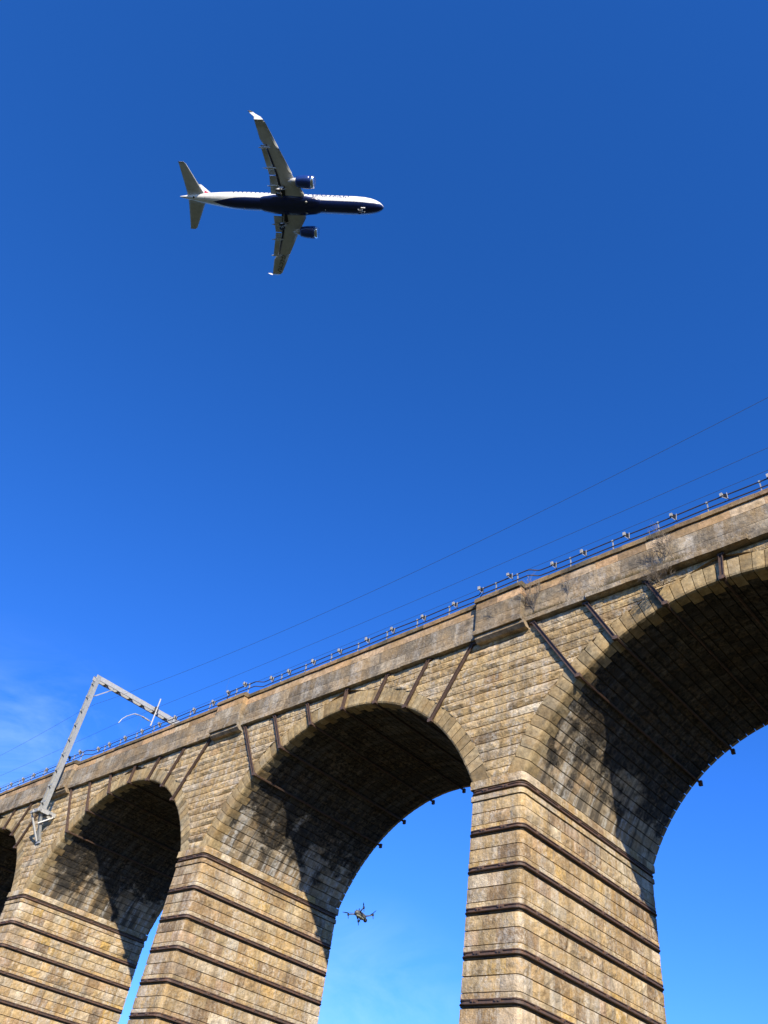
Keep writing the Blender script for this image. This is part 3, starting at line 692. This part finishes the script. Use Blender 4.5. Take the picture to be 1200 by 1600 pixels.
# fuselage: one loft with the paint line as a real material break
sta = [(.9, .02, -.42), (.82, .22, -.40), (.6, .46, -.36), (.2, .74, -.28), (-.5, 1.04, -.17), (-1.4, 1.27, -.08), (-2.6, 1.43, -.02), (-4.2, 1.5, 0), (-9, 1.5, 0), (-14, 1.5, 0), (-19, 1.5, 0), (-24, 1.5, 0), (-26, 1.44, .06), (-28, 1.30, .17), (-30, 1.10, .33), (-32, .86, .50), (-34, .56, .66), (-35.4, .34, .74), (-36.4, .17, .78), (-36.8, .10, .79)]
def st_at(x):
    for a, b in zip(sta, sta[1:]):
        if b[0] <= x <= a[0]: t = (x - a[0]) / (b[0] - a[0]); return a[1] + (b[1] - a[1]) * t, a[2] + (b[2] - a[2]) * t
    return sta[-1][1:]
xsF = sorted({s[0] for s in sta} | {-.5 * k for k in range(0, 74)}, reverse=True); NR = 40; V = []; F = []; MI = []
def paint_line(x):       # angle below the horizontal where white meets navy
    if x > -1.6: return R(42 - 36 * ((x + 1.6) / 2.5) ** 1.5)
    if x > -23: return R(42)
    return R(42 + 47.5 * min(1, (-23 - x) / 6.9) ** 2.2)
for x in xsF:
    r, zc = st_at(x); pl = paint_line(x)
    for k in range(NR):
        t = (-pl + (math.pi + 2 * pl) * k / 24) if k < 24 else (math.pi + pl + (math.pi - 2 * pl) * (k - 24) / 16)
        V.append((x, r * math.cos(t), zc + r * 1.10 * math.sin(t)))
for i in range(len(xsF) - 1):
    for k in range(NR):
        F.append((i * NR + k, (i + 1) * NR + k, (i + 1) * NR + (k + 1) % NR, i * NR + (k + 1) % NR))
        xm = (xsF[i] + xsF[i + 1]) / 2
        MI.append(2 if xm < -35.2 and k > 22 else (1 if k >= 24 and xm > -29.9 else 0))
F.append(tuple(range(NR))); F.append(tuple((len(xsF) - 1) * NR + k for k in range(NR - 1, -1, -1))); MI += [1, 0]
def alink(name, V, F, mats, parent, MI=None, smooth=True):
    me = bpy.data.meshes.new(name); me.from_pydata([tuple(v) for v in V], [], F)
    for x in (mats if isinstance(mats, list) else [mats]): me.materials.append(x)
    if MI: me.polygons.foreach_set('material_index', MI)
    if smooth: me.polygons.foreach_set('use_smooth', [True] * len(me.polygons))
    me.update(); o = bpy.data.objects.new(name, me); col.objects.link(o); o.parent = parent; return o
fus = alink('fuselage', V, F, [PM['white'], PM['navy'], PM['dark']], ac, MI)
# belly fairing
V = []; F = []; st = [(-9.2, .02), (-9.8, .45), (-11, .78), (-12.8, .95), (-16, 1.0), (-18.5, .96), (-20.5, .7), (-21.8, .35), (-22.6, .02)]
for (x, k) in st:
    for j in range(24):
        t = 2 * math.pi * j / 24; V.append((x, 1.72 * k ** .7 * math.cos(t), -1.02 + (.98 * k) * math.sin(t) * (1 if math.sin(t) < 0 else .9)))
for i in range(len(st) - 1):
    for j in range(24): F.append((i * 24 + j, (i + 1) * 24 + j, (i + 1) * 24 + (j + 1) % 24, i * 24 + (j + 1) % 24))
alink('belly_fairing', V, F, PM['navy'], ac)
def foil(le, te, z, th, n=10):       # closed airfoil loop from TE over top to LE and back
    c = le - te; out = []
    for i in range(n + 1): t = i / n; x = te + c * t; s = 1 - t; out.append((x, z + th * c * 1.15 * (2.6 * (.2969 * math.sqrt(s) - .126 * s - .3516 * s * s + .2843 * s ** 3 - .1015 * s ** 4)) * 1.6))
    for i in range(n - 1, 0, -1): t = i / n; x = te + c * t; s = 1 - t; out.append((x, z - th * c * .8 * (2.6 * (.2969 * math.sqrt(s) - .126 * s - .3516 * s * s + .2843 * s ** 3 - .1015 * s ** 4)) * 1.0))
    return out
def loft(name, secs, mats, parent, MIf=None, vertical=False):
    V = []; F = []; k = None
    for (span, le, te, z, th) in secs:
        l = foil(le, te, z, th); k = len(l)
        for (x, h) in l: V.append((x, h, span) if vertical else (x, span, h))
    MI = []
    for i in range(len(secs) - 1):
        for j in range(k): F.append((i * k + j, i * k + (j + 1) % k, (i + 1) * k + (j + 1) % k, (i + 1) * k + j)); MI.append(MIf(i, j) if MIf else 0)
    F.append(tuple(range(k))); F.append(tuple((len(secs) - 1) * k + j for j in range(k - 1, -1, -1))); MI += [0, 0]
    return alink(name, V, F, mats, parent, MI)
def wz(y): y = abs(y); return -1.15 + .085 * (y - 1.3) + .0012 * y * y
def wle(y): y = abs(y); return -12.75 - (y - 1.5) * .60 if y < 4.8 else -14.73 - (y - 4.8) * .515
def wte(y): y = abs(y); return -18.75 if y < 5.0 else -18.75 - (y - 5.0) * .245
for s in (-1, 1):
    ysW = [1.0, 2.0, 3.4, 4.8, 6.5, 8.5, 10.5, 12.2, 13.5]
    wing = loft('wing', [(s * y, wle(y), wte(y) + (wle(y) - wte(y)) * (.30 if y < 9.9 else .0), wz(y), .12 - .003 * y) for y in ysW], [PM['wing']], ac)
    # slotted flaps, let down
    for (ya, yb) in ((1.9, 4.9), (5.05, 9.7)):
        loft('flap', [(s * y, wte(y) + (wle(y) - wte(y)) * .27, wte(y) - .15, wz(y) - .24, .11) for y in (ya, (ya + yb) / 2, yb)], [PM['wing']], wing)
    V = []; 
    for y in (1.8, 5.0, 9.8): V += [(wte(y) + (wle(y) - wte(y)) * .35, s * y, wz(y) - .07), (wte(y) + (wle(y) - wte(y)) * .22, s * y, wz(y) + .02)]
    alink('flap_cove', V, [(0, 1, 3, 2), (2, 3, 5, 4)], PM['wing_dark'], wing, smooth=False)
    # winglet
    loft('winglet', [(s * 13.45, wle(13.5), wte(13.5), wz(13.5), .09), (s * 13.85, wle(13.5) - .55, wte(13.5) - .12, wz(13.5) + .28, .08), (s * 14.1, wle(13.5) - 1.6, wte(13.5) - .8, wz(13.5) + .95, .08), (s * 14.3, wle(13.5) - 2.6, wte(13.5) - 1.6, wz(13.5) + 1.95, .08)], [PM['white']], wing)
    # slat line
    for (ya, yb) in ((2.0, 4.3), (5.3, 9.2), (9.3, 13.2)):
        loft('slat', [(s * y, wle(y) + .16, wle(y) - .28, wz(y) - .10, .2) for y in (ya, yb)], [PM['wing']], wing)
    for y, L in ((3.35, 2.2), (6.2, 2.4), (9.4, 2.1)):
        mb = MB(); x0 = wte(y) + 1.5; mb.lathe([(0, .02), (.3, .13), (.9, .17), (1.7, .14), (L, .02)], (x0 + .1, s * y, wz(y) - .38), (-1, 0, -.10), 10); o = alink('flap_track_fairing', mb.V, mb.F, PM['wing'], wing)
    # engine
    ex, ey, ezz = -10.75, s * 4.35, -1.85
    mb = MB(); mb.lathe([(.0, .74), (-.02, .86), (.12, .99), (.5, 1.06)], (ex, ey, ezz), (-1, 0, 0), 28); lip_v, lip_f = mb.V, mb.F
    mb = MB(); mb.lathe([(.5, 1.06), (1.1, 1.10), (2.0, 1.06), (2.9, .90), (3.15, .82)], (ex, ey, ezz), (-1, 0, 0), 28)
    eng = alink('engine', mb.V, mb.F, PM['blue'], ac); alink('intake_lip', lip_v, lip_f, PM['bright'], eng)
    mb = MB(); mb.lathe([(3.1, .62), (3.8, .52), (4.25, .40), (4.3, .22), (4.75, .03)], (ex, ey, ezz + .02), (-1, 0, 0), 20); alink('exhaust_nozzle', mb.V, mb.F, PM['hub'], eng)
    mb = MB(); mb.lathe([(.02, .02), (.35, .22), (.5, .72)], (ex, ey, ezz), (-1, 0, 0), 16); alink('fan', mb.V, mb.F, PM['dark'], eng)
    mb = MB(); mb.add([(ex - 1.2, ey - .16, ezz + .95), (ex - 1.2, ey + .16, ezz + .95), (ex - 5.4, ey + .12, wz(4.35) - .10), (ex - 5.4, ey - .12, wz(4.35) - .1), (ex - 1.6, ey - .14, ezz + 1.25), (ex - 1.6, ey + .14, ezz + 1.25), (ex - 4.2, ey + .15, wz(4.35) + .05), (ex - 4.2, ey - .15, wz(4.35) + .05), (ex - 3.4, ey - .2, ezz + .5), (ex - 3.4, ey + .2, ezz + .5)],
                 [(0, 1, 9, 8), (8, 9, 2, 3), (0, 4, 5, 1), (4, 7, 6, 5), (0, 8, 3, 7, 4), (1, 5, 6, 2, 9), (3, 2, 6, 7)])
    alink('pylon', mb.V, mb.F, PM['hub'] if s < 0 else PM['wing'], ac, smooth=False)
    # main gear
    gx, gy_, top, bot = -16.9, s * 2.95, -1.15, -3.15
    mb = MB(); mb.tube([(gx, gy_, top), (gx, gy_, bot)], .11, 8); mb.tube([(gx, gy_, -2.2), (gx + .9, gy_ - s * .1, -1.2)], .06, 6); mb.tube([(gx, gy_, -2.3), (gx, gy_ - s * 1.4, -1.4)], .06, 6); mb.tube([(gx, gy_ - .5, bot), (gx, gy_ + .5, bot)], .08, 8); mb.box((gx + .02, gy_ + s * .25, -1.9), (.85, .04, 1.3))
    lg = alink('landing_gear', mb.V, mb.F, PM['hub'], ac, smooth=False)
    mb = MB(); mb.box((gx + .05, s * 2.15, -1.17), (1.0, 2.3, .12)); alink('wheel_well', mb.V, mb.F, PM['wing_dark'], ac, smooth=False)
    for o_ in (-.38, .38):
        mb = MB(); mb.lathe([(-.16, .36), (-.15, .48), (-.08, .53), (.08, .53), (.15, .48), (.16, .36)], (gx, gy_ + o_, bot), (0, 1, 0), 20); w_ = alink('wheel', mb.V, mb.F, PM['tyre'], lg)
        mb = MB(); mb.lathe([(-.18, .1), (-.17, .27), (.17, .27), (.18, .1)], (gx, gy_ + o_, bot), (0, 1, 0), 14); alink('rim', mb.V, mb.F, PM['hub'], lg)
    # tailplane
    loft('tailplane', [(s * .3, -31.7, -35.25, .62, .09), (s * 1.2, -32.25, -35.3, .7, .09), (s * 5.7, -34.7, -36.05, 1.15, .08), (s * 6.0, -35.15, -36.15, 1.2, .05)], [PM['wing']], ac)
# nose gear
mb = MB(); mb.tube([(-2.8, 0, -1.35), (-2.9, 0, -2.75)], .07, 8); mb.tube([(-2.85, 0, -2.2), (-3.6, 0, -1.5)], .05, 6); mb.tube([(-2.9, -.25, -2.75), (-2.9, .25, -2.75)], .05, 6)
for s in (-1, 1): mb.box((-2.5, s * .34, -1.70), (.7, .03, .34))
ng = alink('nose_gear', mb.V, mb.F, PM['white'], ac, smooth=False)
for s in (-.2, .2):
    mb = MB(); mb.lathe([(-.08, .2), (-.09, .27), (-.04, .31), (.04, .31), (.09, .27), (.08, .2)], (-2.9, s, -2.75), (0, 1, 0), 16); alink('wheel', mb.V, mb.F, PM['tyre'], ng)
mb = MB(); mb.lathe([(0, .02), (.03, .12), (.06, .13)], (-2.62, 0, -2.0), (1, 0, -.2), 10); alink('taxi_light', mb.V, mb.F, PM['white'], ng)
# fin
fin = loft('tail_fin', [(1.35, -28.6, -35.2, 0, .05), (1.8, -30.6, -35.3, 0, .06), (7.4, -35.2, -37.3, 0, .06)], [PM['white']], ac, vertical=True)
for s in (-1, 1):
    V = []; F = []; n = 7
    for i in range(n + 1):
        t = i / n; z = 1.95 + 4.3 * t; le = -30.6 - (z - 1.8) * .82; y = s * (.36 - .036 * (z - 1.3))
        V += [(le - .55 - .5 * math.sin(t * 2.4), y, z), (le - 1.9 + .9 * math.sin(t * 3.0), y, z)]
    for i in range(n): F.append((2 * i, 2 * i + 1, 2 * i + 3, 2 * i + 2))
    alink('fin_flash', V, F, PM['red'], fin, smooth=False)
# windows, lights, hatches
for s in (-1, 1):
    for i in range(27):
        x = -5.4 - .8 * i
        if -15.4 < x < -14.8: continue
        V = []; 
        for dx, dz in ((-.13, -.19), (.13, -.19), (.13, .19), (-.13, .19)):
            z = .14 + dz; V.append((x + dx, s * (math.sqrt(1.5 ** 2 - (z / 1.1) ** 2) + .012), z))
        alink('cabin_window', V, [(0, 1, 2, 3) if s < 0 else (3, 2, 1, 0)], PM['glass'], fus, smooth=False)
V = [];
for y in (-.75, -.3, .3, .75):
    for (x, z) in ((-.35, .62), (-1.1, 1.08)): V.append((x - .25 * abs(y), y, z + .06 - .25 * y * y))
alink('windscreen', V, [(0, 1, 3, 2), (2, 3, 5, 4), (4, 5, 7, 6)], PM['glass'], fus, smooth=False)
for (x, y, z) in ((-12.5, -.95, -1.93), (-12.5, .95, -1.93)):
    mb = MB(); mb.lathe([(0, .17), (.04, .2), (.05, .08)], (x, y, z), (0, y * .5, -1), 10); alink('belly_light', mb.V, mb.F, PM['hub'], ac)
for (x, y, z, r) in ((-9.2, .35, -1.64, .1), (-27.2, -.3, -1.18, .12), (-24, .7, -1.5, .1), (-31.6, -.35, -.36, .14), (-33.9, -.25, .10, .2)):
    mb = MB(); mb.lathe([(0, r), (.06, r * .9), (.07, .02)], (x, y, z), (0, 0, -1), 10); alink('belly_hatch', mb.V, mb.F, PM['white'] if x > -30 else PM['tyre'], fus)
def text(body, size, mat, xa, ya, pos, name, parent, name_space=1.0):
    cu = bpy.data.curves.new(name, 'FONT'); cu.body = body; cu.size = size; cu.align_x = 'CENTER'; cu.align_y = 'CENTER'; cu.space_character = name_space; cu.extrude = .002; cu.resolution_u = 3
    to = bpy.data.objects.new(name + '_curve', cu); col.objects.link(to)
    me = bpy.data.meshes.new_from_object(to); bpy.data.objects.remove(to)
    me.materials.clear(); me.materials.append(mat)
    o = bpy.data.objects.new(name, me); col.objects.link(o); o.parent = parent
    xa = Vector(xa).normalized(); ya = Vector(ya); ya = (ya - xa * ya.dot(xa)).normalized(); za = xa.cross(ya)
    mm = Matrix((xa, ya, za)).transposed().to_4x4(); mm.translation = Vector(pos); o.matrix_local = mm; return o
ph = R(-13)
text('BRITISH AIRWAYS', .74, PM['text'], (1, 0, 0), (0, math.sin(ph), math.cos(ph)), (-8.7, -1.5 * math.cos(ph) - .05, 1.65 * math.sin(ph) + .03), 'airline_title', fus, 1.05)
ph2 = R(33)
text('BRITISH AIRWAYS', .78, PM['text'], (-1, 0, 0), (0, -math.sin(ph), math.cos(ph)), (-8.7, 1.5 * math.cos(ph) + .05, 1.65 * math.sin(ph) + .03), 'airline_title', fus, 1.05)
text('G-LCYU', 1.05, PM['tyre'], (-.40, 1, .10), (1, .3, 0), (-18.75, 11.15, wz(11.15) - .16), 'registration', ac, 1.0)
text('LCYU', .34, PM['white'], (1, 0, 0), (0, .3, 1), (-2.5, -.385, -1.72), 'gear_door_number', ng, 1.0)

# ---------------------------------------------------------------- quadcopter
dr = thing('quadcopter_drone', 'small grey-green camera drone hovering in the gap beside the left-hand pier', 'drone')
dm = NB('drone grey shell').done((.09, .095, .09), .45, None, 0, .4); dm2 = NB('drone pale underside').done((.30, .32, .24), .5, None, 0, .4)
DP = Vector((6.584, -11.785, -8.089 + G)); VF = (DP - CAM).normalized(); VR = (CR - VF * CR.dot(VF)).normalized(); VU = VR.cross(VF)
fwd = (VR * .604 - VU * .388 + VF * .70).normalized(); up = (VU * .874 + VF * .496 - VR * .014); up = (up - fwd * up.dot(fwd)).normalized(); lf = up.cross(fwd)
dmx = (Matrix((fwd, lf, up)).transposed() * .77).to_4x4(); dmx.translation = Vector((6.584, -11.785, -8.089 + G)); dr.matrix_world = dmx; WL[dr.name] = Vector()
def ell(rx, ry_, rz, o, n=14, k=9, pw=.75):
    V = []; F = []
    for i in range(k + 1):
        a = math.pi * i / k - math.pi / 2
        for j in range(n):
            t = 2 * math.pi * j / n; f = lambda v: math.copysign(abs(v) ** pw, v)
            V.append((o[0] + rx * f(math.sin(a)), o[1] + ry_ * f(math.cos(a)) * f(math.cos(t)), o[2] + rz * f(math.cos(a)) * f(math.sin(t))))
    for i in range(k):
        for j in range(n): F.append((i * n + j, i * n + (j + 1) % n, (i + 1) * n + (j + 1) % n, (i + 1) * n + j))
    return V, F
V, F = ell(.150, .058, .050, (0, 0, 0)); alink('body', V, F, dm, dr)
V, F = ell(.105, .036, .022, (-.005, 0, -.038)); alink('battery_hatch', V, F, dm2, dr)
V, F = ell(.034, .036, .034, (.150, 0, -.030), pw=1); gim = alink('camera_gimbal', V, F, M['black'], dr)
mb = MB(); mb.lathe([(0, .016), (.016, .018), (.018, .012)], (.14, 0, -.025), (1, 0, 0), 12); alink('lens', mb.V, mb.F, PM['glass'], gim)
for s in (-1, 1):
    mb = MB(); mb.box((-.07, s * .03, .055), (.012, .012, .05)); alink('antenna', mb.V, mb.F, M['black'], dr)
for (sx_, sy, bx_, by, tw) in ((1, 1, .16, .165, 20), (1, -1, .16, -.165, 75), (-1, 1, -.13, .175, 140), (-1, -1, -.13, -.175, 35)):
    mb = MB(); mb.tube([(sx_ * .075, sy * .04, .0), (bx_ * .9, by * .75, .012), (bx_, by, .012)], [.013, .010, .009], 8); arm = alink('arm', mb.V, mb.F, dm, dr)
    mb = MB(); mb.lathe([(0, .014), (.012, .017), (.035, .017), (.042, .008)], (bx_, by, .0), (0, 0, 1), 12); alink('motor', mb.V, mb.F, M['black'], arm)
    mb = MB(); mb.tube([(bx_, by, .01), (bx_ + .004, by, -.055)], [.008, .005], 6); alink('landing_foot', mb.V, mb.F, M['black'], arm)
    c, s_ = math.cos(R(tw)), math.sin(R(tw)); mb = MB()
    for q in (-1, 1):
        P = [(0, -.006), (.035, -.013), (.10, -.008), (.105, 0), (.035, .009), (0, .006)]
        vv = [(bx_ + q * (x * c - y * s_), by + q * (x * s_ + y * c), .046 + (y * .25) + .006 * x / .1 + dz) for dz in (0, .0018) for x, y in P]
        mb.add(vv, [(0, 1, 2, 3, 4, 5), (11, 10, 9, 8, 7, 6)] + [(i, (i + 1) % 6, (i + 1) % 6 + 6, i + 6) for i in range(6)])
    alink('propeller', mb.V, mb.F, M['black'], arm, smooth=False)
